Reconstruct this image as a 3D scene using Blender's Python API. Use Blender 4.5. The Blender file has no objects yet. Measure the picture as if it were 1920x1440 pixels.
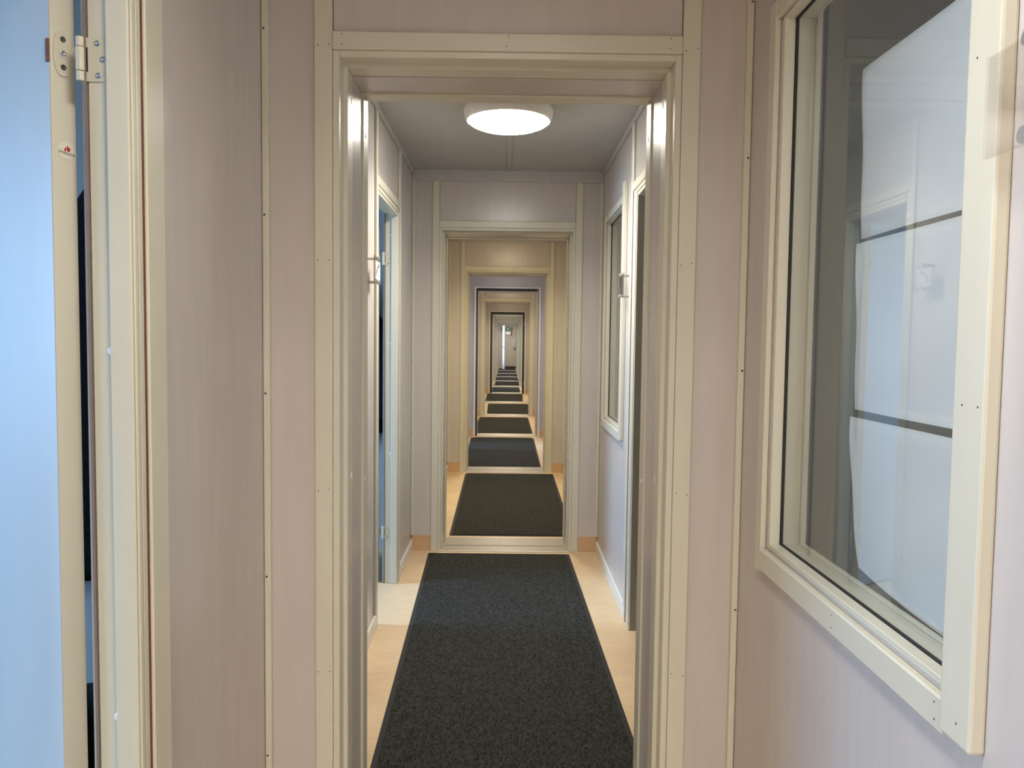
import bpy, bmesh, math, random
from mathutils import Vector, Matrix
random.seed(7)

# ---------------------------------------------------------------- scene, camera, light, exposure
S = bpy.context.scene
COL = S.collection
H_CAM = 1.3647
PITCH, YAW, ROLL, FPX = .0561, .0062, .0119, 1450.0

def make_camera():
    cd = bpy.data.cameras.new('camera')
    cd.sensor_width = 36.0
    cd.lens = FPX / 1920.0 * 36.0
    cd.clip_start = .02
    cd.clip_end = 200
    co = bpy.data.objects.new('camera', cd)
    COL.objects.link(co)
    fw = Vector((math.sin(YAW) * math.cos(PITCH), math.cos(YAW) * math.cos(PITCH), -math.sin(PITCH)))
    right = Vector((math.cos(YAW), -math.sin(YAW), 0))
    up = right.cross(fw)
    c, s = math.cos(ROLL), math.sin(ROLL)
    r2 = right * c + up * s
    u2 = up * c - right * s
    m = Matrix((r2, u2, -fw)).transposed().to_4x4()
    m.translation = Vector((.008, 0, H_CAM))
    co.matrix_world = m
    S.camera = co
make_camera()

S.view_settings.view_transform = 'Standard'
S.view_settings.look = 'None'
S.view_settings.gamma = 1
S.view_settings.use_curve_mapping = False
S.view_settings.exposure = 1.0
S.cycles.max_bounces = 8
S.cycles.diffuse_bounces = 6
S.cycles.glossy_bounces = 4
S.cycles.transparent_max_bounces = 16
S.cycles.sample_clamp_indirect = 6

W = bpy.data.worlds.new('world')
S.world = W
W.use_nodes = True
W.node_tree.nodes['Background'].inputs[0].default_value = (.62, .78, 1, 1)
W.node_tree.nodes['Background'].inputs[1].default_value = 1.0

LAMP_K = 18.0                                   # radiance of the ceiling lamp diffusers
LAMP_W = 9.3                                   # watts sent downwards by the lamp inside
LAMP_COL = {-1: (1, .96, .86), 0: (1, .96, .86), 1: (1, .96, .86), 2: (1, .87, .56), 3: (1, .93, .86), 4: (1, .86, .6),
            5: (1, .86, .6), 6: (1, .88, .62)}
LAMP_POW = {-1: 3.9, 0: .56, 1: .90, 2: 1.0, 3: .8, 4: .95, 5: .9, 6: .9}

def daylight(name, loc, rot, sx, sy, power, col=(.32, .60, 1.0), spread=180):
    """daylight coming in through the window of a side room"""
    l = bpy.data.lights.new(name, 'AREA')
    l.shape = 'RECTANGLE'
    l.size, l.size_y = sx, sy
    l.energy = power
    l.color = col
    l.spread = math.radians(spread)
    o = bpy.data.objects.new(name, l)
    o.location = loc
    o.rotation_euler = rot
    COL.objects.link(o)
for off, pw in ((0, 16.5), (3, 23), (9, 28)):
    daylight('window_daylight', (-2.95, off + .78, 1.5), (0, math.radians(-66), 0), 1.1, .8, pw, spread=112)
daylight('window_daylight', (3.0, .7, 1.5), (0, math.radians(90), 0), 1.0, 1.0, 7, (.75, .85, 1))
daylight('window_daylight', (3.0, 3.7, 1.5), (0, math.radians(90), 0), 1.0, 1.0, 4, (.75, .85, 1))
daylight('added_end_daylight', (-.57, 36.5, 1.2), (0, math.radians(-90), 0), 2.0, .7, 7, (.6, .8, 1))  # added area light inside the passage, brightens the white door leaf
for yy in (21.8, 27.8, 30.8):
    daylight('window_daylight', (-1.4, yy, 1.6), (0, math.radians(-62), 0), .9, .7, 7, spread=100)

# ---------------------------------------------------------------- materials
def new_mat(name):
    m = bpy.data.materials.new(name)
    m.use_nodes = True
    return m, m.node_tree.nodes, m.node_tree.links, m.node_tree.nodes['Principled BSDF']

def paint(name, col, rough=.4, var=.04, scale=(6, 6, .9), bump=.02, spec=.5, bscale=None, coat=0, metal=0):
    m, N, L, b = new_mat(name)
    geo = N.new('ShaderNodeNewGeometry')
    mp = N.new('ShaderNodeMapping')
    mp.inputs['Scale'].default_value = scale
    L.new(geo.outputs['Position'], mp.inputs['Vector'])
    nz = N.new('ShaderNodeTexNoise')
    nz.inputs['Scale'].default_value = 4
    nz.inputs['Detail'].default_value = 6
    L.new(mp.outputs[0], nz.inputs['Vector'])
    rp = N.new('ShaderNodeValToRGB')
    lo = [max(0, c * (1 - var)) for c in col] + [1]
    hi = [min(1, c * (1 + var)) for c in col] + [1]
    rp.color_ramp.elements[0].position = .3
    rp.color_ramp.elements[1].position = .7
    rp.color_ramp.elements[0].color = lo
    rp.color_ramp.elements[1].color = hi
    L.new(nz.outputs['Fac'], rp.inputs[0])
    L.new(rp.outputs[0], b.inputs['Base Color'])
    b.inputs['Roughness'].default_value = rough
    b.inputs['Specular IOR Level'].default_value = spec
    b.inputs['Metallic'].default_value = metal
    b.inputs['Coat Weight'].default_value = coat
    if bump:
        mp2 = N.new('ShaderNodeMapping')
        mp2.inputs['Scale'].default_value = bscale or scale
        L.new(geo.outputs['Position'], mp2.inputs['Vector'])
        n2 = N.new('ShaderNodeTexNoise')
        n2.inputs['Scale'].default_value = 45
        n2.inputs['Detail'].default_value = 3
        L.new(mp2.outputs[0], n2.inputs['Vector'])
        bp = N.new('ShaderNodeBump')
        bp.inputs['Strength'].default_value = bump * 8
        bp.inputs['Distance'].default_value = .0006
        L.new(n2.outputs['Fac'], bp.inputs['Height'])
        L.new(bp.outputs[0], b.inputs['Normal'])
    return m

M_WALL = paint('wall_paint', (.545, .497, .472), .26, .035, (7, 7, .8), .035)
M_CEIL = paint('ceiling_paint', (.47, .455, .445), .5, .03, (3, 3, 3), .02)
M_CREAM = paint('cream_gloss_paint', (.62, .59, .49), .32, .02, (5, 5, .7), .004)
M_LILAC = paint('lilac_grey_paint', (.50, .45, .45), .36, .02, (7, 7, .8), .02)
M_WHITE = paint('white_gloss_paint', (.72, .70, .64), .32, .02, (4, 4, 1), .01)
M_CORE = paint('raw_chipboard', (.20, .12, .08), .8, .2, (20, 20, 20), .05)
M_GROOVE = paint('red_brown_wood_edge', (.16, .06, .04), .7, .2, (20, 20, 20), 0)
M_COVING = paint('lino_upstand', (.56, .36, .205), .4, .06, (10, 10, 10), .01)
M_DARK = paint('black_rubber_and_gap_shade', (.02, .018, .018), .6, .1, (20, 20, 20), 0)
M_BLACKCLOTH = paint('black_cloth', (.012, .012, .013), .9, .3, (30, 30, 30), .03, .1)
M_BIN = paint('dark_green_plastic', (.015, .022, .016), .5, .1, (10, 10, 10), 0)
M_STEEL = paint('galvanised_steel', (.42, .46, .52), .35, .08, (40, 40, 40), 0, metal=.8)
M_DSTEEL = paint('dark_screw_steel', (.09, .08, .075), .45, .1, (40, 40, 40), 0, metal=.5)
M_HINGE = paint('cream_lacquered_steel', (.60, .56, .45), .35, .02, (40, 40, 40), 0)
M_PLASTIC = paint('white_plastic', (.80, .79, .76), .35, .01, (10, 10, 10), 0)
M_PAPER = paint('white_paper', (.93, .94, .95), .85, .01, (3, 3, 3), .02, .1)
M_LABEL = paint('label_paper', (.66, .63, .58), .6, .01, (9, 9, 9), 0)
M_RED = paint('red_print', (.42, .02, .015), .5, .02, (9, 9, 9), 0)
M_INK = paint('black_print', (.03, .03, .03), .5, .02, (9, 9, 9), 0)
M_GREEN = paint('green_sign_plastic', (.01, .10, .05), .4, .02, (9, 9, 9), 0)
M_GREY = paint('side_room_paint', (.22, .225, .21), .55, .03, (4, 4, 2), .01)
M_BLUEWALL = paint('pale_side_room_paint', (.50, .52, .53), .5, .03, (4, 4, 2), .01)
M_ALU = paint('ribbed_aluminium', (.52, .48, .42), .38, .06, (60, 8, 8), 0, metal=.75)
M_ALUD = paint('groove_shade_aluminium', (.20, .18, .15), .5, .06, (60, 8, 8), 0, metal=.4)  # darker than the ribs: shade of the grooves put into the base colour
M_TAUPE = paint('taupe_edge', (.20, .16, .14), .6, .05, (9, 9, 9), 0)
M_ENDDOOR = paint('beige_laminate', (.46, .40, .32), .45, .03, (4, 4, 1), 0)
M_STICKER = paint('sticker_film', (.68, .65, .56), .3, .01, (9, 9, 9), 0)
M_STANDOFF = paint('brushed_nickel', (.55, .54, .54), .4, .04, (80, 80, 80), 0, metal=.85)
M_DOOR = paint('white_door_lacquer', (.55, .555, .55), .45, .02, (4, 4, 1), .015)

def lino():
    m, N, L, b = new_mat('beige_linoleum')
    geo = N.new('ShaderNodeNewGeometry')
    mp = N.new('ShaderNodeMapping')
    mp.inputs['Scale'].default_value = (2.2, 26, 10)
    L.new(geo.outputs['Position'], mp.inputs['Vector'])
    nz = N.new('ShaderNodeTexNoise')
    nz.inputs['Scale'].default_value = 5
    nz.inputs['Detail'].default_value = 8
    nz.inputs['Roughness'].default_value = .7
    L.new(mp.outputs[0], nz.inputs['Vector'])
    n2 = N.new('ShaderNodeTexNoise')
    n2.inputs['Scale'].default_value = 3
    n2.inputs['Detail'].default_value = 3
    L.new(geo.outputs['Position'], n2.inputs['Vector'])
    mx = N.new('ShaderNodeMix')
    mx.data_type = 'FLOAT'
    mx.inputs[0].default_value = .35
    L.new(nz.outputs['Fac'], mx.inputs[2])
    L.new(n2.outputs['Fac'], mx.inputs[3])
    rp = N.new('ShaderNodeValToRGB')
    e = rp.color_ramp.elements
    e[0].position, e[0].color = .36, (.54, .37, .21, 1)
    e[1].position, e[1].color = .62, (.72, .545, .35, 1)
    L.new(mx.outputs[0], rp.inputs[0])
    L.new(rp.outputs[0], b.inputs['Base Color'])
    b.inputs['Roughness'].default_value = .38
    return m
M_LINO = lino()

def mat_pile():
    m, N, L, b = new_mat('charcoal_carpet_pile')
    geo = N.new('ShaderNodeNewGeometry')
    mp = N.new('ShaderNodeMapping')
    mp.inputs['Scale'].default_value = (1, .35, 1)
    L.new(geo.outputs['Position'], mp.inputs['Vector'])
    nz = N.new('ShaderNodeTexNoise')
    nz.inputs['Scale'].default_value = 170
    nz.inputs['Detail'].default_value = 4
    nz.inputs['Roughness'].default_value = .8
    L.new(mp.outputs[0], nz.inputs['Vector'])
    rp = N.new('ShaderNodeValToRGB')
    e = rp.color_ramp.elements
    e[0].position, e[0].color = .38, (.004, .004, .004, 1)
    e[1].position, e[1].color = .64, (.058, .057, .050, 1)
    L.new(nz.outputs['Fac'], rp.inputs[0])
    L.new(rp.outputs[0], b.inputs['Base Color'])
    b.inputs['Roughness'].default_value = .95
    b.inputs['Specular IOR Level'].default_value = .15
    bp = N.new('ShaderNodeBump')
    bp.inputs['Strength'].default_value = .7
    bp.inputs['Distance'].default_value = .003
    L.new(nz.outputs['Fac'], bp.inputs['Height'])
    L.new(bp.outputs[0], b.inputs['Normal'])
    return m
M_PILE = mat_pile()
M_RUBBER = paint('black_rubber_border', (.022, .022, .022), .7, .1, (30, 30, 30), .02, .3)

def thin_glass(name, tint, refl=1.0):
    m, N, L, b = new_mat(name)
    N.remove(b)
    t = N.new('ShaderNodeBsdfTransparent')
    t.inputs[0].default_value = tint
    g = N.new('ShaderNodeBsdfGlossy')
    g.inputs['Roughness'].default_value = .01
    geo = N.new('ShaderNodeNewGeometry')
    dt = N.new('ShaderNodeVectorMath')
    dt.operation = 'DOT_PRODUCT'
    L.new(geo.outputs['Normal'], dt.inputs[0])
    L.new(geo.outputs['Incoming'], dt.inputs[1])
    def math_(op, a, b_=None):
        q = N.new('ShaderNodeMath')
        q.operation = op
        q.use_clamp = op == 'ADD'
        if isinstance(a, (int, float)): q.inputs[0].default_value = a
        else: L.new(a, q.inputs[0])
        if b_ is not None:
            if isinstance(b_, (int, float)): q.inputs[1].default_value = b_
            else: L.new(b_, q.inputs[1])
        return q.outputs[0]
    one = math_('SUBTRACT', 1.0, math_('ABSOLUTE', dt.outputs['Value']))
    sch = math_('ADD', math_('MULTIPLY', math_('POWER', one, 5.0), .96 * refl), .04 * refl)
    mx = N.new('ShaderNodeMixShader')
    L.new(sch, mx.inputs[0])
    L.new(t.outputs[0], mx.inputs[1])
    L.new(g.outputs[0], mx.inputs[2])
    L.new(mx.outputs[0], N['Material Output'].inputs[0])
    return m
M_GLASS = thin_glass('window_glass', (.975, .985, .975, 1), 1.0)
M_ACRYL = thin_glass('clear_acrylic', (.985, .975, .965, 1), 1.0)

def emit(name, col, k):
    m, N, L, b = new_mat(name)
    b.inputs['Base Color'].default_value = (.8, .8, .8, 1)
    b.inputs['Emission Color'].default_value = (*col, 1)
    b.inputs['Emission Strength'].default_value = k
    return m

# ---------------------------------------------------------------- helpers
def tag(o, label=None, cat=None, group=None, kind=None):
    if label: o['label'] = label
    if cat: o['category'] = cat
    if group: o['group'] = group
    if kind: o['kind'] = kind
    return o

def root(name, loc=(0, 0, 0), rz=0, **k):
    o = bpy.data.objects.new(name, None)
    o.empty_display_size = .05
    o.location = loc
    o.rotation_euler = (0, 0, rz)
    COL.objects.link(o)
    return tag(o, **k)

CACHE = {}
def link(name, me, parent=None, loc=(0, 0, 0), **k):
    o = bpy.data.objects.new(name, me)
    o.location = loc
    if parent is not None:
        o.parent = parent
    COL.objects.link(o)
    return tag(o, **k)

def base_of(p):
    v = Vector((0, 0, 0))
    while p is not None:
        v += p.location
        p = p.parent
    return v

def box(name, x0, x1, y0, y1, z0, z1, mat, parent=None, bev=0.0, local=False, seg=1, **k):
    """an axis aligned box given in world metres (or in the parent's frame when local)"""
    dx, dy, dz = abs(x1 - x0), abs(y1 - y0), abs(z1 - z0)
    key = ('box', round(dx, 5), round(dy, 5), round(dz, 5), mat.name, bev, seg)
    me = CACHE.get(key)
    if me is None:
        bm = bmesh.new()
        bmesh.ops.create_cube(bm, size=1)
        bmesh.ops.scale(bm, vec=(dx, dy, dz), verts=bm.verts)
        if bev:
            bmesh.ops.bevel(bm, geom=bm.edges[:], offset=bev, segments=seg, affect='EDGES', profile=.6)
        me = bpy.data.meshes.new(name)
        bm.to_mesh(me)
        bm.free()
        me.materials.append(mat)
        CACHE[key] = me
    c = Vector(((x0 + x1) / 2, (y0 + y1) / 2, (z0 + z1) / 2))
    if parent is not None and not local:
        c -= base_of(parent)
    return link(name, me, parent, c, **k)

def mesh_of(name, bm, mat, smooth=False):
    me = bpy.data.meshes.new(name)
    bm.to_mesh(me)
    bm.free()
    me.materials.append(mat)
    if smooth:
        for p in me.polygons:
            p.use_smooth = True
    return me

def bm_box(bm, x0, x1, y0, y1, z0, z1):
    v = [bm.verts.new((x, y, z)) for x in (x0, x1) for y in (y0, y1) for z in (z0, z1)]
    for f in ((0, 1, 3, 2), (4, 6, 7, 5), (0, 4, 5, 1), (2, 3, 7, 6), (0, 2, 6, 4), (1, 5, 7, 3)):
        bm.faces.new([v[i] for i in f])

def disc_mesh(r, h, mat, n=14, dome=0.0, axis='Y', sign=-1, recess=True):
    """a round screw head or plug: its face looks towards sign*axis"""
    key = ('disc', r, h, mat.name, n, dome, axis, sign, recess)
    me = CACHE.get(key)
    if me is None:
        prof = [(r, 0), (r, h * .6), (r * .82, h), (r * .4, h)]
        if recess:
            prof += [(r * .34, h * .55), (0.0, h * .45)]
        else:
            prof += [(0.0, h + dome)]
        bm = bmesh.new()
        rings = []
        for pr, ph in prof:
            if pr == 0:
                rings.append([bm.verts.new((0, 0, ph))])
            else:
                rings.append([bm.verts.new((pr * math.cos(2 * math.pi * i / n), pr * math.sin(2 * math.pi * i / n), ph)) for i in range(n)])
        for a, b in zip(rings, rings[1:]):
            for i in range(n):
                if len(b) == 1:
                    bm.faces.new((a[i], a[(i + 1) % n], b[0]))
                else:
                    bm.faces.new((a[i], a[(i + 1) % n], b[(i + 1) % n], b[i]))
        if axis == 'Y':
            bm.transform(Matrix.Rotation(math.radians(90) * (1 if sign < 0 else -1), 4, 'X'))
        elif axis == 'X':
            bm.transform(Matrix.Rotation(math.radians(90) * (1 if sign > 0 else -1), 4, 'Y'))
        me = mesh_of('round_head', bm, mat, True)
        CACHE[key] = me
    return me

def head(name, x, y, z, parent, r=.003, h=.0012, mat=None, axis='Y', sign=-1, n=12, recess=True, local=False, **k):
    c = Vector((x, y, z))
    if not local:
        c -= base_of(parent)
    return link(name, disc_mesh(r, h, mat or M_DSTEEL, n, 0, axis, sign, recess), parent, c, **k)

def lathe(name, prof, mat, parent, loc, n=48):
    bm = bmesh.new()
    rings = []
    for r, z in prof:
        rings.append([bm.verts.new((0, 0, z))] if r == 0 else
                     [bm.verts.new((r * math.cos(2 * math.pi * i / n), r * math.sin(2 * math.pi * i / n), z)) for i in range(n)])
    for a, b in zip(rings, rings[1:]):
        for i in range(n):
            q = [a[i % len(a)], a[(i + 1) % len(a)], b[(i + 1) % len(b)], b[i % len(b)]]
            u = []
            for v in q:
                if v not in u: u.append(v)
            if len(u) > 2: bm.faces.new(u)
    bmesh.ops.recalc_face_normals(bm, faces=bm.faces)
    return link(name, mesh_of(name, bm, mat, True), parent, loc)

def curve_to_mesh(name, cu, mat):
    """turns a curve or a text into a plain mesh"""
    tmp = bpy.data.objects.new('tmp', cu)
    COL.objects.link(tmp)
    bpy.context.view_layer.update()
    me = bpy.data.meshes.new_from_object(tmp.evaluated_get(bpy.context.evaluated_depsgraph_get()))
    bpy.data.objects.remove(tmp)
    me.name = name
    me.materials.clear()
    me.materials.append(mat)
    return me

def tube(name, pts, r, mat, parent, loc=(0, 0, 0), n=10):
    cu = bpy.data.curves.new(name, 'CURVE')
    cu.dimensions = '3D'
    sp = cu.splines.new('POLY')
    sp.points.add(len(pts) - 1)
    for p, q in zip(sp.points, pts):
        p.co = (*q, 1)
    cu.bevel_depth = r
    cu.bevel_resolution = 2
    cu.use_fill_caps = True
    return link(name, curve_to_mesh(name, cu, mat), parent, loc)

def text(name, body, size, mat, parent, loc, rot, extrude=.0002, **k):
    cu = bpy.data.curves.new(name, 'FONT')
    cu.body = body
    cu.size = size
    cu.align_x = 'CENTER'
    cu.align_y = 'CENTER'
    cu.extrude = extrude
    o = link(name, curve_to_mesh(name, cu, mat), parent, loc, **k)
    o.rotation_euler = rot
    return o

# ---------------------------------------------------------------- dimensions (metres)
D0, P = 1.945, 3.0
XW = .605            # half width of the corridor
CEIL = 2.435
XC0, XC1 = .432, .476
ORD = ['nearest', 'second', 'third', 'fourth', 'fifth', 'sixth', 'seventh', 'eighth', 'ninth', 'tenth', 'eleventh', 'twelfth']
END_Y = 38.0

# ---------------------------------------------------------------- floor and ceiling
fl = box('floor', -3.35, 3.35, -4.2, 38.6, -.12, 0, M_LINO, kind='structure', label='beige streaked linoleum floor of the long passage', cat='floor')
ce = box('ceiling', -3.35, 3.35, -4.2, 38.6, CEIL, CEIL + .1, M_CEIL, kind='structure', label='grey painted ceiling above the long passage', cat='ceiling')
for k in range(0, 4):
    box('ceiling_batten', -.008, .02, D0 + P * (k - 1) + .33, D0 + P * k - .004, CEIL - .008, CEIL, M_CEIL, ce, .002)

# ---------------------------------------------------------------- cross walls and the openings in them
def cross_wall(k, kind='A', back=True):
    Y = D0 + P * k
    nm = ORD[k] if k >= 0 else 'rear'
    w = root('wall_front', (0, Y, 0), kind='structure', cat='wall',
             label=('painted cross wall around the %s doorway of the passage' % nm) if k >= 0 else 'painted cross wall behind the camera position')
    xo, zo = (.44, 2.10)
    if kind == 'C':
        xo, zo = .56, 2.25
    bm = bmesh.new()
    bm_box(bm, -XW, -xo, .018, .30, 0, CEIL)
    bm_box(bm, xo, XW, .018, .30, 0, CEIL)
    bm_box(bm, -xo, xo, .018, .30, zo, CEIL)
    link('wall_core', mesh_of('wall_core', bm, M_CORE if kind == 'A' else M_WALL), w)
    wm = M_LILAC if kind == 'B' else M_WALL
    for s in (-1, 1):
        box('wall_panel', s * xo if kind != 'A' else s * XC1, s * XW, Y + .011, Y + .018, .0, CEIL, wm, w)
        box('wall_panel', s * xo if kind != 'A' else s * XC1, s * XW, Y + .30, Y + .309, .0, CEIL, wm, w)
        if k < 7:
            box('floor_upstand', s * (xo if kind != 'A' else XC1), s * XW, Y + .006, Y + .011, 0, .10, M_COVING, w, .001)
            bt = box('corner_batten', s * .588, s * (XW - .001), Y - .006, Y + .011, .10, CEIL - .071, M_CREAM, w, .002)
            if k < 3:
                zs = (1.669, 1.225, .758, .29, 2.12) if s < 0 else (1.823, 1.296, .684, .2, 2.2)
                for z in zs:
                    head('screw', s * .598, Y - .006, z, bt, .0028, .001)
    if kind == 'C':
        box('wall_panel', -xo, xo, Y + .011, Y + .018, zo, CEIL, wm, w)
        box('wall_panel', -xo, xo, Y + .30, Y + .309, zo, CEIL, wm, w)
        box('wall_panel', -xo, xo, Y + .018, Y + .30, zo - .006, zo, wm, w)
    elif kind == 'A':
        box('wall_panel', -XC0 + .0015, XC0 - .0015, Y + .011, Y + .018, 2.118, CEIL, wm, w)
        box('wall_panel', -XC1, XC1, Y + .30, Y + .309, 2.118, CEIL, wm, w)
    else:
        box('wall_panel', -.44, .44, Y + .011, Y + .018, 2.10, CEIL, wm, w)
        box('wall_panel', -.44, .44, Y + .30, Y + .309, 2.10, CEIL, wm, w)
    if k < 7:
        for a, b in ((-XW, .27), (.2705, XW)):
            box('ceiling_trim', a, b, Y - .002, Y + .011, CEIL - .071, CEIL, M_CEIL if kind == 'A' else M_WALL, w, .0012)
    # the opening
    if kind == 'C':
        return
    d = root('door_%d' % (k + 2), (0, Y, 0), kind='structure', cat='doorway',
             label=('open cream framed doorway, %s along the passage' % nm) if k >= 0 else 'open doorway behind the camera position')
    if kind == 'A':
        for s in (-1, 1):
            c = box('casing', s * XC0, s * XC1, Y, Y + .0115, 0, CEIL - .071, M_CREAM, d, .0015)
            if k < 2:
                for z in (2.085, 1.56, .98, .51, .07):
                    dz = random.uniform(-.004, .004)
                    head('nail', s * (XC0 + .006 + random.uniform(0, .003)), Y, z + dz, c, .0017, .0005, n=6, recess=False)
                    head('nail', s * (XC1 - .008 + random.uniform(-.002, .002)), Y, z - dz, c, .0017, .0005, n=6, recess=False)
            box('front_frame', s * .415, s * .4315, Y + .004, Y + .052, 0, 2.074, M_CREAM, d, .0015)
            st = box('frame_stop', s * .404, s * .44, Y + .052, Y + .115, 0, 2.07, M_CREAM, d, .002)
            li = box('jamb_lining', s * .406, s * .44, Y + .119, Y + .246, 0, 2.07, M_WALL, d, .001)
            rf = box('rear_frame', s * .401, s * .44, Y + .251, Y + .322, 0, 2.065, M_CREAM, d, .0025)
            box('joint_seal', s * .412, s * .44, Y + .1152, Y + .1188, 0, 2.07, M_GROOVE, d)
            box('joint_seal', s * .412, s * .44, Y + .2462, Y + .2508, 0, 2.065, M_GROOVE, d)
            box('rear_casing', s * .44, s * XC1, Y + .309, Y + .32, 0, 2.13, M_CREAM, d, .0015)
            if k < 2:
                for z in (2.0, 1.02, .12):
                    head('screw_plug', s * .404, Y + .10, z - .02, st, .008, .0012, M_PLASTIC, 'X', -s, 16, False)
                    head('screw_plug', s * .401, Y + .285, z - .06, rf, .008, .0012, M_PLASTIC, 'X', -s, 16, False)
                for z0, z1 in ((1.785, 1.86), (.985, 1.08)):
                    box('hinge_recess_plate', s * .4145, s * .416, Y + .022, Y + .040, z0, z1, M_CREAM, d, .0006)
        hc = box('casing', -XC0, XC0, Y - .004, Y + .0115, 2.074, 2.118, M_CREAM, d, .003)
        if k < 2:
            for x in (-.41, .40, 0.0):
                for z in (2.085, 2.11):
                    head('nail', x + random.uniform(-.004, .004), Y - .004, z, hc, .0017, .0005, n=6, recess=False)
        box('front_frame', -.415, .415, Y + .004, Y + .052, 2.058, 2.074, M_CREAM, d, .0015)
        box('frame_stop', -.404, .404, Y + .052, Y + .115, 2.048, 2.085, M_CREAM, d, .002)
        box('jamb_lining', -.406, .406, Y + .12, Y + .246, 2.048, 2.085, M_WALL, d, .001)
        box('rear_frame', -.401, .401, Y + .25, Y + .314, 2.043, 2.09, M_CREAM, d, .0025)
        box('joint_seal', -.404, .404, Y + .1145, Y + .1205, 2.0495, 2.09, M_GROOVE, d)
        box('joint_seal', -.404, .404, Y + .246, Y + .25, 2.058, 2.09, M_DARK, d)
        box('rear_casing', -.44, .44, Y + .309, Y + .32, 2.09, 2.13, M_CREAM, d, .0015)
    else:
        for s in (-1, 1):
            box('casing', s * .442, s * .474, Y - .004, Y + .011, 0, 2.118, M_WHITE, d, .003)
            box('rubber_seal', s * (.39 if k > 4 else .418 if s < 0 else .436), s * .442, Y + .012, Y + .055, .0, 2.096, M_DARK, d, .002)
            box('jamb_lining', s * .418, s * .44, Y + .056, Y + .31, 0, 2.07, M_CREAM, d, .002)
            if s > 0:
                for z in (1.80, .27):
                    h = box('hinge', .430, .440, Y - .008, Y + .010, z - .05, z + .05, M_STEEL, d, .002)
        box('casing', -.442, .442, Y - .004, Y + .011, 2.096, 2.118, M_WHITE, d, .003)
        box('rubber_seal', -(.39 if k > 4 else .418), .39 if k > 4 else .418, Y + .012, Y + .055, 2.035 if k > 4 else 2.062, 2.096, M_DARK, d, .002)
        box('jamb_lining', -.418, .418, Y + .056, Y + .31, 2.045, 2.07, M_CREAM, d, .002)

TYPES = {2: 'A', 3: 'B', 5: 'C', 6: 'B'}
for k in range(-1, 12):
    cross_wall(k, {3: 'B', 5: 'C', 6: 'B'}.get(k, 'A'))

# ---------------------------------------------------------------- metal thresholds
def threshold(k):
    Y = D0 + P * k
    nm = ORD[k]
    kw = dict(cat='threshold')
    kw['label'] = 'ribbed aluminium threshold plate in the %s doorway along the passage' % nm
    t = root('metal_threshold', (0, Y, 0), **kw)
    hw = .402 if k != 5 else .55
    if k < 3:
        for a, b in ((.0, .112), (.118, .33)):
            box('base_plate', -hw, hw, Y + a, Y + b, .0, .004, M_ALUD, t, .001)
            bm = bmesh.new()
            n = 100
            for i in range(n):
                x = -hw + .006 + (2 * hw - .012) * i / (n - 1)
                bm_box(bm, x - .0018, x + .0018, a + .006, b - .006, .004, .0062)
            link('ribs', mesh_of('ribs', bm, M_ALU), t, kind='stuff')
        box('edge_strip', -hw - .01, hw + .01, Y - .018, Y - .001, 0, .006, M_ALU, t, .002)
        head('screw', .01, Y + .115, .004, t, .004, .003, M_DSTEEL, 'Z')
        head('screw', -.36, Y + .115, .004, t, .004, .003, M_DSTEEL, 'Z')
        head('screw', .36, Y + .115, .004, t, .004, .003, M_DSTEEL, 'Z')
    else:
        box('base_plate', -hw, hw, Y - .01, Y + .32, .0, .006, M_ALU, t, .002)
for k in range(0, 12):
    threshold(k)

# ---------------------------------------------------------------- side walls
def slab(name, s, y0, y1, z0, z1, mat, parent, x0=XW, x1=.680, bev=0, **k):
    return box(name, s * x0, s * x1, y0, y1, z0, z1, mat, parent, bev, **k)

def side_wall(k, s, openings):
    """room k lies between cross walls k-1 and k; openings = list of (y0, y1, z0, z1)"""
    y0, y1 = D0 + P * (k - 1) + .309, D0 + P * k + .011
    if k == -1: y0 = -4.0
    if k == 12: y1 = END_Y
    side = 'left' if s < 0 else 'right'
    where = {-1: 'behind the camera', 0: 'beside the camera, before the nearest doorway'}.get(k, 'just beyond the %s doorway' % ORD[min(k - 1, 11)])
    w = root('wall_' + side, (s * XW, (y0 + y1) / 2, 0), kind='structure', cat='wall', label='pinkish grey panelled %s corridor wall %s' % (side, where))
    y = y0
    for (a, b, z0, z1) in sorted(openings):
        if a > y: slab('wall_panel', s, y, a, 0, CEIL, M_WALL, w)
        if z0 > 0: slab('wall_panel', s, a, b, 0, z0, M_WALL, w)
        slab('wall_panel', s, a, b, z1, CEIL, M_WALL, w)
        y = b
    slab('wall_panel', s, y, y1, 0, CEIL, M_WALL, w)
    if k < 4:
        box('ceiling_trim', s * (XW - .012), s * XW, y0, y1, CEIL - .032, CEIL, M_CEIL, w, .002)
        # skirting between the openings
        bb = root('baseboard_' + side, (s * XW, (y0 + y1) / 2, 0), kind='structure', cat='baseboard', label='white painted skirting on the %s corridor wall %s' % (side, where))
        y = y0
        for (a, b, z0, z1) in sorted(o for o in openings if o[2] == 0) + [(y1, y1, 0, 0)]:
            if a - .065 > y + .02 or b == y1:
                e = a - .045 if b != y1 else y1 - .012
                if e > y + .02:
                    box('skirting_board', s * (XW - .013), s * XW, y, e, .0, .070, M_WHITE, bb, .003)
            y = b + .075
DOOR_L = lambda k: (3 * k + .62, 3 * k + 1.27, 0, 2.06)
WIN_R = lambda k: (3 * k + .985, 3 * k + 1.735, .900, 2.085)
DOOR_R = lambda k: (3 * k - .15, 3 * k + .64, 0, 2.06)
for k in range(-1, 13):
    side_wall(k, -1, [DOOR_L(k)] if k in (0, 1, 3, 7, 9, 10) else [])
    side_wall(k, 1, [DOOR_R(k), WIN_R(k)] if k in (0, 1) else [])

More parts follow.
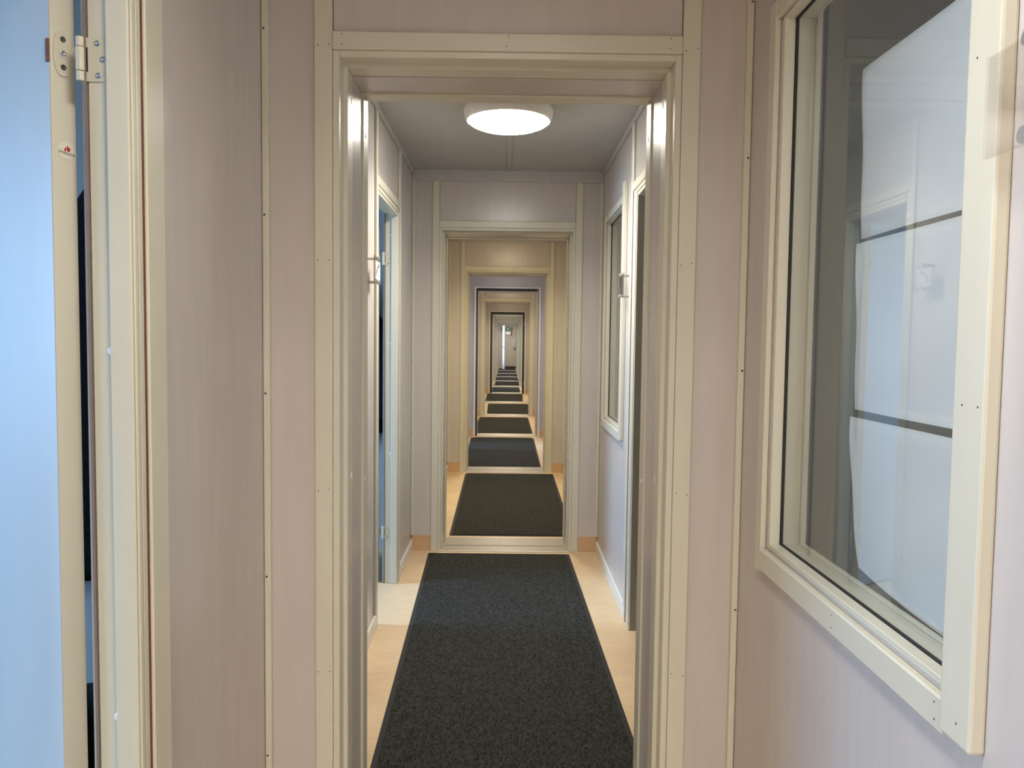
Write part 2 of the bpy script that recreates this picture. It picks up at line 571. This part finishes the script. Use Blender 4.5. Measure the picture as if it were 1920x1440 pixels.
# ---------------------------------------------------------------- side doors
NWORD = {0: 'near', 1: 'second', 3: 'fourth'}
def side_frame(k, s, ya, yb, yc, yd, n, label, wide_near=True, wide_far=True):
    """ya..yd: outer near casing edge, near jamb face, far jamb face, outer far casing edge"""
    d = root('door_%d' % n, (s * XW, (yb + yc) / 2, 0), kind='structure', cat='door frame', label=label)
    x_face = XW - .012
    top = CEIL - .032
    if wide_near:
        box('casing', s * x_face, s * (XW - .0005), ya, ya + .042, 0, top, M_CREAM, d, .002)
        box('jamb', s * (XW - .006), s * .640, ya + .0425, yb, 0, 2.074, M_CREAM, d, .002)
        box('jamb', s * .6405, s * .676, ya + .0425, yb - .012, 0, 2.074, M_CREAM, d, .002)
    if wide_far:
        box('casing', s * x_face, s * (XW - .0005), yd - .058, yd, 0, top, M_CREAM, d, .0025)
        box('casing_bead', s * (x_face - .003), s * (XW - .0005), yd - .073, yd - .0585, 0, 2.076, M_CREAM, d, .002)
        box('jamb', s * (XW - .009), s * .632, yc, yd - .077, 0, 2.074, M_CREAM, d, .002)
        box('frame_bead', s * (XW - .013), s * (XW - .0088), yc + .004, yc + .015, 0, 2.062, M_CREAM, d, .0018)
        box('frame_bead', s * (XW - .011), s * (XW - .0088), yc + .023, yc + .031, 0, 2.066, M_CREAM, d, .001)
        box('jamb', s * .6325, s * .667, yc + .013, yd - .077, 0, 2.074, M_CREAM, d, .002)
        if s < 0: box('wall_edge', s * .6675, s * .6712, yc + .009, yc + .0195, 0, 2.05, M_TAUPE, d)
        box('red_joint_line', s * (XW - .0105), s * .62, yd - .0757, yd - .0737, 0, 2.074, M_GROOVE, d)  # red-brown joint line between frame and casing
    box('casing', s * x_face, s * (XW - .0005), ya + .0425, yd - .0585, 2.078, 2.118, M_CREAM, d, .002)
    box('head_frame', s * (XW - .009), s * .640, yb, yc, 2.035, 2.074, M_CREAM, d, .002)
    box('head_frame', s * .6405, s * .675, yb, yc, 2.047, 2.074, M_CREAM, d, .002)
    box('frame_bead', s * (XW - .013), s * (XW - .0088), yb, yc + .02, 2.050, 2.062, M_CREAM, d, .0018)
    return d

def hinge(parent, off, z):
    """lift off hinge: oval leaf on the leaf edge belongs to the door; this is the frame half with its knuckles"""
    h = root('hinge', (0, 0, 0))
    h.parent = parent
    b = base_of(parent)
    yj = off + 1.263
    bm = bmesh.new()
    w, ht, r = .038, .068, .009
    pts = []
    for cx, cz, a0 in ((w / 2 - r, ht / 2 - r, 0),):
        for i in range(5):
            a = math.radians(90 * i / 4)
            pts.append((cx + r * math.cos(a), cz + r * math.sin(a)))
    pts = pts[::-1]
    pts = [(-w / 2, ht / 2)] + pts + [(x, -z_) for x, z_ in reversed(pts)] + [(-w / 2, -ht / 2)]
    f0 = [bm.verts.new((x, 0, zz)) for x, zz in pts]
    f1 = [bm.verts.new((x, -.0022, zz)) for x, zz in pts]
    bm.faces.new(f0[::-1]); bm.faces.new(f1)
    for i in range(len(pts)):
        j = (i + 1) % len(pts)
        bm.faces.new((f0[i], f0[j], f1[j], f1[i]))
    bmesh.ops.recalc_face_normals(bm, faces=bm.faces)
    lf = link('hinge_leaf', mesh_of('hinge_leaf', bm, M_HINGE), h, Vector((-.6525, yj, z)) - b)
    for dx, dz in ((.003, .025), (.011, 0), (.004, -.025)):
        link('screw', disc_mesh(.0048, .0014, M_STEEL, 14, 0, 'Y', -1, True), h, Vector((-.6525 + dx, yj - .002, z + dz)) - b)
    for z0, z1, rr in ((-.034, -.0195, .0062), (-.018, .018, .0066), (.0195, .034, .0062)):
        bm = bmesh.new()
        bmesh.ops.create_cone(bm, cap_ends=True, segments=18, radius1=rr, radius2=rr, depth=z1 - z0)
        link('knuckle', mesh_of('knuckle', bm, M_HINGE, False), h, Vector((-.6760, yj - .004, z + (z0 + z1) / 2)) - b)
    box('knuckle_shadow_gap', -.6755, -.6725, yj - .0026, yj - .0022, z - .019, z + .019, M_DARK, h, 0)  # dark strip laid on the leaf as the shade beside the knuckle
    for q in h.children:
        if q.name.startswith('knuckle_shadow'):
            q.location = Vector((-.6665, yj - .0024, z)) - b
    return h

def door_leaf(k, label):
    off = 3 * k
    bx, by = -.7255, off + 1.26
    ang = math.atan2(.53, -.848)
    d = root('door_leaf', (bx, by, .008), ang, cat='door', label=label)
    # local x runs along the leaf from the hinge edge, local y is -thickness side (towards the camera is +y after rotation)
    L_, T = .64, .040
    box('door_panel', 0, L_, -T, 0, 0, 2.03, M_DOOR, d, .0015, True)
    box('edge_band', -.0012, .0, -T + .0005, -.0005, 0, 2.03, M_CREAM, d, .0005, True)
    for z in (1.809, .275):
        # oval hinge cup plate
        bm = bmesh.new()
        n = 28
        f0, f1 = [], []
        for i in range(n):
            a = 2 * math.pi * i / n
            y = .0155 * math.copysign(abs(math.cos(a)) ** .85, math.cos(a))
            zz = .037 * math.copysign(abs(math.sin(a)) ** .8, math.sin(a))
            f0.append(bm.verts.new((-.0012, -T / 2 + y, z + zz)))
            f1.append(bm.verts.new((-.0032, -T / 2 + y * .97, z + zz * .985)))
        bm.faces.new(f1); bm.faces.new(f0[::-1])
        for i in range(n):
            j = (i + 1) % n
            bm.faces.new((f0[i], f0[j], f1[j], f1[i]))
        bmesh.ops.recalc_face_normals(bm, faces=bm.faces)
        hp = link('hinge_plate', mesh_of('hinge_plate', bm, M_HINGE), d)
        for dz in (.022, 0, -.022):
            link('screw', disc_mesh(.0046, .0012, M_STEEL if dz == 0 else M_DSTEEL, 14, 0, 'X', -1, True), hp, (-.0030, -T / 2, z + dz))
        bm = bmesh.new()
        for (ya, za), (yb, zb) in (((.009, .010), (.004, -.007)), ((.004, -.007), (-.004, -.008)), ((-.004, -.008), (-.008, .006))):
            dy, dz = yb - ya, zb - za
            l = math.hypot(dy, dz); nx, nz = -dz / l * .0006, dy / l * .0006
            v = [bm.verts.new((x, -T / 2 - q0, z + q1)) for x in (-.0032, -.0042) for q0, q1 in ((ya + nx, za + nz), (yb + nx, zb + nz), (yb - nx, zb - nz), (ya - nx, za - nz))]
            for f in ((0, 1, 2, 3), (7, 6, 5, 4), (0, 4, 5, 1), (1, 5, 6, 2), (2, 6, 7, 3), (3, 7, 4, 0)):
                bm.faces.new([v[i] for i in f])
        link('pressed_ridge', mesh_of('pressed_ridge', bm, M_HINGE), hp)
        box('hinge_tab', .0, .007, -.0005, .003, z - .018, z + .018, M_GROOVE, hp, .0005, True)
        box('hinge_arm', -.0032, -.0012, -T - .011, -T + .006, z - .018, z + .018, M_HINGE, hp, .0005, True)
    # lever handle near the free edge, both faces
    for sy, y in ((1, 0), (-1, -T)):
        pl = box('lock_plate', L_ - .075, L_ - .045, min(y, y + sy * .006), max(y, y + sy * .006), .93, 1.09, M_STEEL, d, .002, True)
        tube('lever_handle', [(L_ - .06, y + sy * .004, 1.03), (L_ - .06, y + sy * .05, 1.03), (L_ - .075, y + sy * .055, 1.03), (L_ - .18, y + sy * .055, 1.03)], .008, M_STEEL, d)
    return d

def jamb_plugs(fr, off):
    for z in (1.34, .73, 1.93):
        b = base_of(fr)
        link('screw_plug', disc_mesh(.0075, .002, M_PLASTIC, 16, .0006, 'Y', -1, False), fr, Vector((-.6345, off + 1.2625 - (.0 if z != .73 else .0), z)) - b)

for k in (0, 1, 3):
    off = 3 * k
    fr = side_frame(k, -1, off + .56, off + .64, off + 1.25, off + 1.37, 20 + k,
                    'cream door frame in the left corridor wall, %s' % {0: 'nearest the camera', 1: 'just beyond the nearest doorway', 3: 'far down the passage'}[k])
    for z in (1.803, .290):
        if k < 2: hinge(fr, off, z)
    jamb_plugs(fr, off)
    door_leaf(k, {0: 'pale blue lit door standing open at the left edge of the photo', 1: 'white door standing open behind the left frame beyond the nearest doorway',
                  3: 'white door standing open on the left beyond the third doorway'}[k])
for k in (0, 1):
    side_frame(k, 1, 3 * k - .17, 3 * k - .12, 3 * k + .585, 3 * k + .77, 30 + k, 'cream door frame in the right corridor wall, %s' % ('nearest the camera' if k == 0 else 'just beyond the nearest doorway'),
               wide_near=False)
    fr = bpy.data.objects['door_%d' % (30 + k)]
    box('jamb', XW - .006, .640, 3 * k + .585, 3 * k + .60, 0, 2.074, M_CREAM, fr, .001)
    box('strike_plate', .648, .664, 3 * k + .5965, 3 * k + .598, .99, 1.05, M_DSTEEL, fr, 0)

# ---------------------------------------------------------------- room windows in the right wall
def side_window(k):
    off = 3 * k
    w = root('window_%d' % (k + 1), (XW, off + 1.36, .9), kind='structure', cat='window',
             label='cream framed internal window in the right wall, ' + ('nearest the camera with paper behind' if k == 0 else 'just beyond the nearest doorway'))
    y0, y1, z0, z1 = off + .985, off + 1.735, .900, 2.085
    xf = XW - .013
    c = box('casing', xf, XW - .0005, y1 + .010, y1 + .050, .840, 2.122, M_CREAM, w, .002)
    box('casing', xf, XW - .0005, y0 + .011, y1 + .0095, 2.080, 2.120, M_CREAM, w, .002)
    sb = box('sill_board', xf - .003, XW - .0005, y0 + .011, y1 + .0095, .848, .897, M_CREAM, w, .003)
    nb = box('cover_board', XW - .021, XW - .0005, y0 - .058, y0 + .009, .858, 2.175, M_CREAM, w, .004, seg=2)
    for x, y, z, p in ((xf - .003, y0 + .03, .885, sb), (xf - .003, y0 + .028, .862, sb), (xf - .003, y0 + .36, .885, sb), (xf - .003, y0 + .36, .862, sb),
                       (xf - .003, y1 - .03, .885, sb), (XW - .021, y0 - .03, .885, nb), (XW - .021, y0 - .012, 1.29, nb), (XW - .021, y0 - .045, 1.29, nb),
                       (XW - .021, y0 - .012, 1.72, nb)):
        head('nail', x, y, z, p, .0016, .0004, M_DSTEEL, 'X', -1, 6, False)
    # frame lining in two depths with the pane between
    for n_, xa, xb in (('frame_bead', XW, .6285), ('frame_bead', .635, .672)):
        box(n_, xa, xb, y1 - .012, y1, z0, z1, M_CREAM, w, .0012)
        box(n_, xa, xb, y0, y0 + .012, z0, z1, M_CREAM, w, .0012)
        box(n_, xa, xb, y0 + .0125, y1 - .0125, z0, z0 + .012, M_CREAM, w, .0012)
        box(n_, xa, xb, y0 + .0125, y1 - .0125, z1 - .012, z1, M_CREAM, w, .0012)
    for a, b, c_, d_ in ((y1 - .014, y1 - .0005, z0 + .0005, z1 - .0005), (y0 + .0005, y0 + .014, z0 + .0005, z1 - .0005),
                         (y0 + .0145, y1 - .0145, z0 + .0005, z0 + .014), (y0 + .0145, y1 - .0145, z1 - .014, z1 - .0005)):
        box('glazing_gasket', .629, .6345, a, b, c_, d_, M_DARK, w, 0)
    box('glass_pane', .6312, .6322, y0 + .013, y1 - .013, z0 + .013, z1 - .013, M_GLASS, w, 0)
    box('frame_edge', .6725, .684, y1 - .022, y1 + .03, z0 - .03, z1 + .03, M_CREAM, w, .0015)
    box('frame_edge', .6725, .684, y0 - .03, y0 + .022, z0 - .03, z1 + .03, M_CREAM, w, .0015)
    box('frame_edge', .6725, .684, y0 + .0225, y1 - .0225, z0 - .03, z0 + .016, M_CREAM, w, .0015)
side_window(0)
side_window(1)

# ---------------------------------------------------------------- sheets of paper taped behind the near window
def paper(z0, z1, label, curl, low=0.0):
    ya, yb = .93, 1.535
    nu, nv = 24, 16
    o = root('paper_sheet', (.6925, ya, (z0 + z1) / 2), cat='paper', label=label, group='paper sheets taped behind the near window')
    bm = bmesh.new()
    g = []
    for i in range(nu + 1):
        row = []
        for j in range(nv + 1):
            u, v = i / nu, j / nv
            y = (yb - ya) * u
            z = (z1 - z0) * (v - .5)
            x = .004 + curl * u ** 3 * (1 - v) ** 2 + .002 * math.sin(u * 7 + v * 4) + .0015 * math.sin(v * 9 + u * 3)
            y -= abs(curl) * .35 * u * (1 - v) ** 3
            z += low * (1 - v) * (u - 1) * .02
            row.append(bm.verts.new((x, y, z)))
        g.append(row)
    for i in range(nu):
        for j in range(nv):
            bm.faces.new((g[i][j], g[i + 1][j], g[i + 1][j + 1], g[i][j + 1]))
    geom = bmesh.ops.solidify(bm, geom=bm.faces[:], thickness=.0004)
    link('sheet', mesh_of('sheet', bm, M_PAPER, True), o)
    for zz in (z0 + .03, z1 - .03):
        box('tape', .6842, .6985, ya - .012, ya + .016, zz - .01, zz + .01, M_LABEL, o, 0)
paper(1.572, 1.90, 'white paper sheet behind the near window, topmost of the three', .004)
paper(1.236, 1.563, 'white paper sheet behind the near window, middle of the three', .004)
paper(.918, 1.222, 'white paper sheet behind the near window, lowest and curling', .02, 1)

# ---------------------------------------------------------------- acrylic door sign holders
def sign_holder(s, y, zc, label, note=False):
    o = root('sign_holder', (s * XW, y, zc), cat='sign holder', label=label)
    for dz in (-.051, .051):
        st = bpy.data.objects.new('standoff', None)
        bm = bmesh.new()
        bmesh.ops.create_cone(bm, cap_ends=True, segments=20, radius1=.0062, radius2=.0062, depth=.040)
        bm.transform(Matrix.Rotation(math.radians(90), 4, 'Y'))
        bm.transform(Matrix.Translation((-s * .020, 0, dz)))
        c = bmesh.ops.create_cone(bm, cap_ends=True, segments=24, radius1=.0092, radius2=.0092, depth=.009)
        bmesh.ops.rotate(bm, verts=c['verts'], cent=(0, 0, 0), matrix=Matrix.Rotation(math.radians(90), 3, 'Y'))
        bmesh.ops.translate(bm, verts=c['verts'], vec=(-s * .0485, 0, dz))
        bpy.data.objects.remove(st)
        link('standoff', mesh_of('standoff', bm, M_STANDOFF), o)
    box('acrylic_plate', -s * .0405, -s * .0435, -.072, .084, -.058, .058, M_ACRYL, o, .0006, True)
    box('acrylic_plate', -s * .0365, -s * .0400, -.072, .084, -.058, .058, M_ACRYL, o, .0006, True)
    if note:
        nt = box('paper_insert', -s * .0439, -s * .0436, -.055, .066, -.040, .040, M_LABEL, o, 0, True, label='white paper insert with dark handwriting')
        for i, (dy, dz, l) in enumerate(((.03, .022, .020), (.01, .018, .012), (-.008, .006, .016), (-.022, -.004, .012), (-.03, -.016, .018))):
            box('handwriting', -s * .0439, -s * .0441, dy - .007, dy + .007, dz - l / 2, dz + l / 2, M_INK, o, 0, True)
sign_holder(1, .833, 1.641, 'clear acrylic sign holder on two metal studs at the right photo edge')
sign_holder(1, 3.83, 1.640, 'acrylic sign holder on the right wall beyond the nearest doorway')
sign_holder(-1, 3.39, 1.662, 'acrylic sign holder with handwritten note on the left wall beyond the nearest doorway', True)

# ---------------------------------------------------------------- ceiling lamps
def lamp(k):
    y = 3.6 + P * (k - 1)
    nm = {-1: 'behind the camera', 0: 'above the camera, before the nearest doorway'}.get(k, 'just beyond the %s doorway' % (ORD[k - 1]) if k > 0 else '')
    o = root('ceiling_lamp', (0, y, CEIL), cat='lamp', label='round white lit ceiling lamp ' + nm)
    lathe('lamp_housing', [(0, -.0005), (.190, -.0005), (.198, -.006), (.2045, -.022), (.204, -.040), (.199, -.058), (.193, -.070), (.189, -.0712), (.186, -.066)], M_PLASTIC, o, (0, 0, 0), 64)
    c = LAMP_COL.get(k, (1, .93, .75))
    al = bpy.data.lights.new('lamp_light', 'AREA')
    al.shape = 'DISK'
    al.size = .33
    al.energy = LAMP_W * LAMP_POW.get(k, .7)
    al.color = c
    al.spread = math.radians(150)
    ao = bpy.data.objects.new('lamp_light', al)
    ao.location = (0, 0, -.114)
    ao.parent = o
    COL.objects.link(ao)
    em = emit('lit_diffuser_%d' % (k + 1), c, LAMP_K * LAMP_POW.get(k, .7))
    lathe('diffuser', [(.187, -.066), (.186, -.071), (.172, -.082), (.145, -.093), (.105, -.102), (.055, -.108), (0, -.110)], em, o, (0, 0, 0), 64)
for k in range(-1, 13):
    lamp(k)

# ---------------------------------------------------------------- floor mats
def floor_mat(k, x00, x10, x01, x11, y0, y1, rc=.012):
    """near left, near right, far left, far right x; y0 near, y1 far"""
    nm = 'before the end door' if k == 12 else {0: 'under the nearest doorway'}.get(k, 'between the %s and %s doorways' % (ORD[k - 1], ORD[k]))
    o = root('floor_mat', ((x00 + x10 + x01 + x11) / 4, (y0 + y1) / 2, 0), cat='mat', label='charcoal entrance mat with black rubber edge %s' % nm)
    cx, cy = o.location.x, o.location.y
    def ring(ins, r):
        cs = [(x00 + ins, y0 + ins, 180), (x10 - ins, y0 + ins, 270), (x11 - ins, y1 - ins, 0), (x01 + ins, y1 - ins, 90)]
        out = []
        for (x, y, a0) in cs:
            mx = x + (r if x < cx else -r)
            my = y + (r if y < cy else -r)
            for i in range(6):
                a = math.radians(a0 + 90 * i / 5)
                out.append((mx + r * math.cos(a) - cx, my + r * math.sin(a) - cy))
        return out
    def build(name, levels, mat, parent, **kw):
        bm = bmesh.new()
        rs = [[bm.verts.new((x, y, z)) for x, y in ring(i, max(.003, r))] for i, z, r in levels]
        for a, b in zip(rs, rs[1:]):
            n = len(a)
            for i in range(n):
                bm.faces.new((a[i], a[(i + 1) % n], b[(i + 1) % n], b[i]))
        bm.faces.new(rs[-1])
        bm.faces.new(rs[0][::-1])
        bmesh.ops.recalc_face_normals(bm, faces=bm.faces)
        return link(name, mesh_of(name, bm, mat), parent, **kw)
    build('rubber_border', [(0, .0002, rc), (0, .0018, rc), (.004, .003, rc), (.021, .0035, rc)], M_RUBBER, o)
    build('carpet_pile', [(.020, .0032, rc), (.020, .0075, rc), (.024, .0088, rc)], M_PILE, o)
floor_mat(1, -.412, .462, -.484, .417, 2.29, 4.885, .010)
floor_mat(2, -.385, .487, -.410, .488, 5.33, 7.86)
floor_mat(3, -.478, .386, -.490, .386, 8.26, 10.81, .07)
floor_mat(4, -.50, .393, -.475, .385, 11.29, 13.67)
floor_mat(5, -.366, .50, -.404, .47, 14.28, 16.6)
floor_mat(6, -.484, .365, -.505, .405, 17.3, 19.7)
floor_mat(7, -.406, .36, -.434, .36, 20.28, 22.5)
floor_mat(8, -.39, .375, -.385, .395, 23.28, 25.7)
for k in range(9, 12):
    y = D0 + P * (k - 1)
    floor_mat(k, -.40, .42 - .02 * (k % 2), -.42, .40, y + .34, y + 2.8)

floor_mat(12, -.42, .40, -.42, .40, 35.32, 37.75)

# ---------------------------------------------------------------- side rooms
def partition(x0, x1, y0, y1, label, name='wall_partition', mat=None, z0=0, z1=CEIL):
    return box(name, x0, x1, y0, y1, z0, z1, mat or M_BLUEWALL, kind='structure', cat='wall', label=label)
for i, (ya, yb) in enumerate(((-1.06, -.745), (1.957, 2.254), (4.957, 5.254), (7.957, 8.254), (10.957, 11.254))):
    w_ = ['before', 'after', 'past', 'ahead of', 'behind'][i]
    partition(-3.3, -.681, ya, yb, 'pale partition wall of the left side rooms, %s' % ['nearest the camera position', 'behind the open near door', 'beyond the second left door', 'far along the passage', 'beyond the farthest left door'][i], 'wall_back')
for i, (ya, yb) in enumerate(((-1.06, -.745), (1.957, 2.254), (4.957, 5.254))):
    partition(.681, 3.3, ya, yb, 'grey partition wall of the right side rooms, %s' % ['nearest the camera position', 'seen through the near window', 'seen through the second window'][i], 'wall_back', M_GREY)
def outer_wall(s, k, mat):
    off = 3 * k
    ya, yb = off - .745, off + 1.957
    w = root('wall_outer', (s * 3.1, off + .6, 0), kind='structure', cat='wall', label='outer wall with daylight window of the %s side room, %s' % ('left' if s < 0 else 'right', {0: 'beside the camera', 1: 'second along', 3: 'fourth along'}[k]))
    bm = bmesh.new()
    X0, X1 = (0, .12) if s > 0 else (-.12, 0)
    c = off + .6
    a, b = off + .3 - c, off + 1.26 - c
    bm_box(bm, X0, X1, ya - c, a, 0, CEIL)
    bm_box(bm, X0, X1, b, yb - c, 0, CEIL)
    bm_box(bm, X0, X1, a, b, 0, .92)
    bm_box(bm, X0, X1, a, b, 2.08, CEIL)
    link('wall_panel', mesh_of('wall_panel', bm, mat), w)
    for q in (a, (a + b) / 2 - .02, b - .04):
        box('window_frame', X0 * .6 + s * .01, X0 * .6 + s * .05, q, q + .04, .92, 2.08, M_WHITE, w, .003, True)
for k in (0, 1, 3):
    outer_wall(-1, k, M_BLUEWALL)
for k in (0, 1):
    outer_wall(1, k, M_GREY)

# black coat on a hook behind the near left door; a second one in the next room
def coat(off, label):
    o = root('hanging_coat', (-.985, off + 1.90, 0), cat='coat', label=label)
    levels = [(.77, .235, .045), (.80, .24, .05), (1.0, .235, .055), (1.2, .225, .055), (1.36, .215, .055), (1.48, .20, .055), (1.55, .165, .05), (1.60, .10, .045),
              (1.65, .068, .045), (1.69, .05, .04), (1.72, .03, .03)]
    n = 40
    bm = bmesh.new()
    rs = []
    for li, (z, w, d) in enumerate(levels):
        r = []
        for i in range(n):
            a = 2 * math.pi * i / n
            f = 1 + (.10 * math.sin(7 * a + 1.3) + .05 * math.sin(13 * a)) * max(0, min(1, (1.7 - z) / .9))
            r.append(bm.verts.new((w * math.cos(a) * (1 + (f - 1) * .3), d * math.sin(a) * f, z)))
        rs.append(r)
    for a, b in zip(rs, rs[1:]):
        for i in range(n):
            bm.faces.new((a[i], a[(i + 1) % n], b[(i + 1) % n], b[i]))
    bm.faces.new(rs[-1]); bm.faces.new(rs[0][::-1])
    link('coat_body', mesh_of('coat_body', bm, M_BLACKCLOTH, True), o)
    for s in (-1, 1):
        bm = bmesh.new()
        rs = []
        for z, x, w in ((.86, .225, .045), (1.1, .235, .05), (1.35, .215, .05), (1.46, .18, .048), (1.55, .13, .03)):
            rs.append([bm.verts.new((s * x + w * math.cos(2 * math.pi * i / 14), -.028 + .03 * math.sin(2 * math.pi * i / 14), z)) for i in range(14)])
        for a, b in zip(rs, rs[1:]):
            for i in range(14):
                bm.faces.new((a[i], a[(i + 1) % 14], b[(i + 1) % 14], b[i]))
        bm.faces.new(rs[-1]); bm.faces.new(rs[0][::-1])
        link('sleeve', mesh_of('sleeve', bm, M_BLACKCLOTH, True), o)
    tube('coat_hook', [(0, .056, 1.75), (0, .02, 1.75), (0, -.005, 1.72), (0, -.01, 1.74)], .004, M_STEEL, o)
coat(0, 'black coat hanging behind the near left door')
coat(3, 'dark coat hanging behind the second left door beyond the nearest doorway')

def waste_bin():
    o = root('waste_bin', (-1.0, 1.79, 0), cat='bin', label='dark green bin on the floor behind the near left door, below the coat')
    lathe('bin_body', [(0, .004), (.12, .004), (.125, .01), (.148, .46), (.155, .475), (.152, .48), (.143, .475), (.12, .03), (0, .02)], M_BIN, o, (0, 0, 0), 32)
waste_bin()

# door maker's sticker on the edge of the near left door
def sticker():
    A = math.atan2(.53, -.848)
    u = Vector((-.848, .53, 0)); v = Vector((-.53, -.848, 0))        # along the leaf, and out of its blue face
    u.normalize(); v.normalize()
    zc = H_CAM + .472 * 1.28 / 1.28 - .152
    base = Vector((-.7255, 1.26, 0)) - u * .0015 - v * .0235
    base.z = 1.664
    o = root('round_sticker', base, A, cat='sticker', label='small round sticker with red drop emblem on the open near door edge')
    # local frame: x along leaf, y out of the blue face; the edge looks along -x
    bm = bmesh.new()
    n = 32
    vs = [bm.verts.new((-.0003, .0145 * math.cos(2 * math.pi * i / n), .0145 * math.sin(2 * math.pi * i / n))) for i in range(n)]
    vb = [bm.verts.new((.0002, q.co.y, q.co.z)) for q in vs]
    bm.faces.new(vs); bm.faces.new(vb[::-1])
    for i in range(n):
        bm.faces.new((vs[i], vs[(i + 1) % n], vb[(i + 1) % n], vb[i]))
    bmesh.ops.recalc_face_normals(bm, faces=bm.faces)
    link('sticker_disc', mesh_of('sticker_disc', bm, M_STICKER), o)
    def poly(name, pts, mat):
        bm = bmesh.new()
        a = [bm.verts.new((-.0006, y, z)) for y, z in pts]
        b = [bm.verts.new((-.0002, y, z)) for y, z in pts]
        bm.faces.new(a); bm.faces.new(b[::-1])
        for i in range(len(pts)):
            j = (i + 1) % len(pts)
            bm.faces.new((a[i], a[j], b[j], b[i]))
        bmesh.ops.recalc_face_normals(bm, faces=bm.faces)
        link(name, mesh_of(name, bm, mat), o)
    # seen from the corridor +y is to the left
    drop = [(-.0002, .0078)]
    for i in range(14):
        a = math.radians(60 - 250 * i / 13)
        drop.append((-(.0028 + .0028 * math.cos(a)), .0018 + .0034 * math.sin(a)))
    poly('drop_emblem', drop, M_RED)
    poly('drop_emblem', [(.0008, .0052), (.0034, .003), (.0042, .001), (.0034, -.001), (.0016, -.002), (.001, .001)], M_RED)
    text('lettering', 'SWEDOOR', .0052, M_INK, o, (-.0006, 0, -.0048), (math.radians(90), math.radians(8), math.radians(-90)), .0001)
sticker()

# ---------------------------------------------------------------- the far end of the passage
ew = root('wall_end', (0, END_Y, 0), kind='structure', cat='wall', label='beige end wall closing the passage')
box('wall_panel', -3.3, 3.3, END_Y, END_Y + .15, 0, CEIL, M_WALL, ew)
rw = box('wall_rear', -3.3, 3.3, -4.2, -4.0, 0, CEIL, M_WALL, kind='structure', cat='wall', label='wall behind the camera closing the passage')
ed = root('end_door', (.11, END_Y - .0305, 0), cat='door', label='beige end door at the far end of the passage')
box('door_panel', -.30, .30, -.03, .03, .10, 2.08, M_ENDDOOR, ed, .003, True)
box('dark_sill', -.30, .32, -.05, .03, 0, .095, M_DARK, ed, .002, True)
box('door_casing', -.36, -.305, -.045, .03, 0, 2.15, M_CREAM, ed, .003, True)
box('door_casing', .305, .36, -.045, .03, 0, 2.15, M_CREAM, ed, .003, True)
box('door_casing', -.305, .305, -.045, .03, 2.085, 2.15, M_CREAM, ed, .003, True)
tube('lever_handle', [(.26, -.03, .95), (.26, -.08, .95), (.18, -.08, .95)], .014, M_DSTEEL, ed)
box('lock_plate', .24, .28, -.04, -.03, .9, 1.05, M_DSTEEL, ed, .001, True)
cl = root('door_closer', (.10, END_Y - .07, 1.70), cat='door closer', label='white closer box on the end door below the exit sign')
box('closer_body', -.20, .06, -.05, .0, -.05, .10, M_PLASTIC, cl, .006, True)
box('closer_end', .065, .10, -.05, .0, -.11, .10, M_GROOVE, cl, .004, True)
ns = root('paper_notice', (.315, END_Y - .066, 1.30), cat='notice', label='small paper notice on the end door beside its handle')
box('sheet', -.105, .08, -.002, .003, -.16, .14, M_LILAC, ns, 0, True)
es = root('exit_sign', (-.03, END_Y - .12, 1.93), cat='exit sign', label='green emergency exit sign above the end door')
box('sign_body', -.26, .25, -.015, .02, -.075, .075, M_GREEN, es, .004, True)
# running figure, arrow and doorway pictograms
for nm_, parts in (('running_figure', [(.02, .045, .035, .06), (.015, .05, -.005, .032), (-.01, .02, -.05, -.008), (.045, .075, -.05, -.012), (-.015, .015, .01, .024), (.05, .08, .005, .02)]),
                   ('doorway_symbol', [(.11, .125, -.055, .06), (.18, .195, -.055, .06), (.11, .195, .048, .06)]),
                   ('arrow_symbol', [(-.20, -.08, -.012, .012), (-.20, -.18, -.035, .035)])):
    bm = bmesh.new()
    for a, b, c, d in parts:
        bm_box(bm, a, b, -.019, -.0152, c, d)
    link(nm_, mesh_of(nm_, bm, M_PLASTIC), es)
# half open white exterior door near the end, daylight on it
fd = root('entrance_door', (-.225, 36.95, .01), math.radians(-79), cat='door', label='bright white half open door leaf near the passage end')
box('door_panel', 0, .50, -.020, .020, 0, 2.06, M_PLASTIC, fd, .003, True)
tube('door_handle', [(.45, -.018, 1.03), (.45, -.07, 1.03), (.35, -.07, 1.03)], .012, M_DSTEEL, fd)
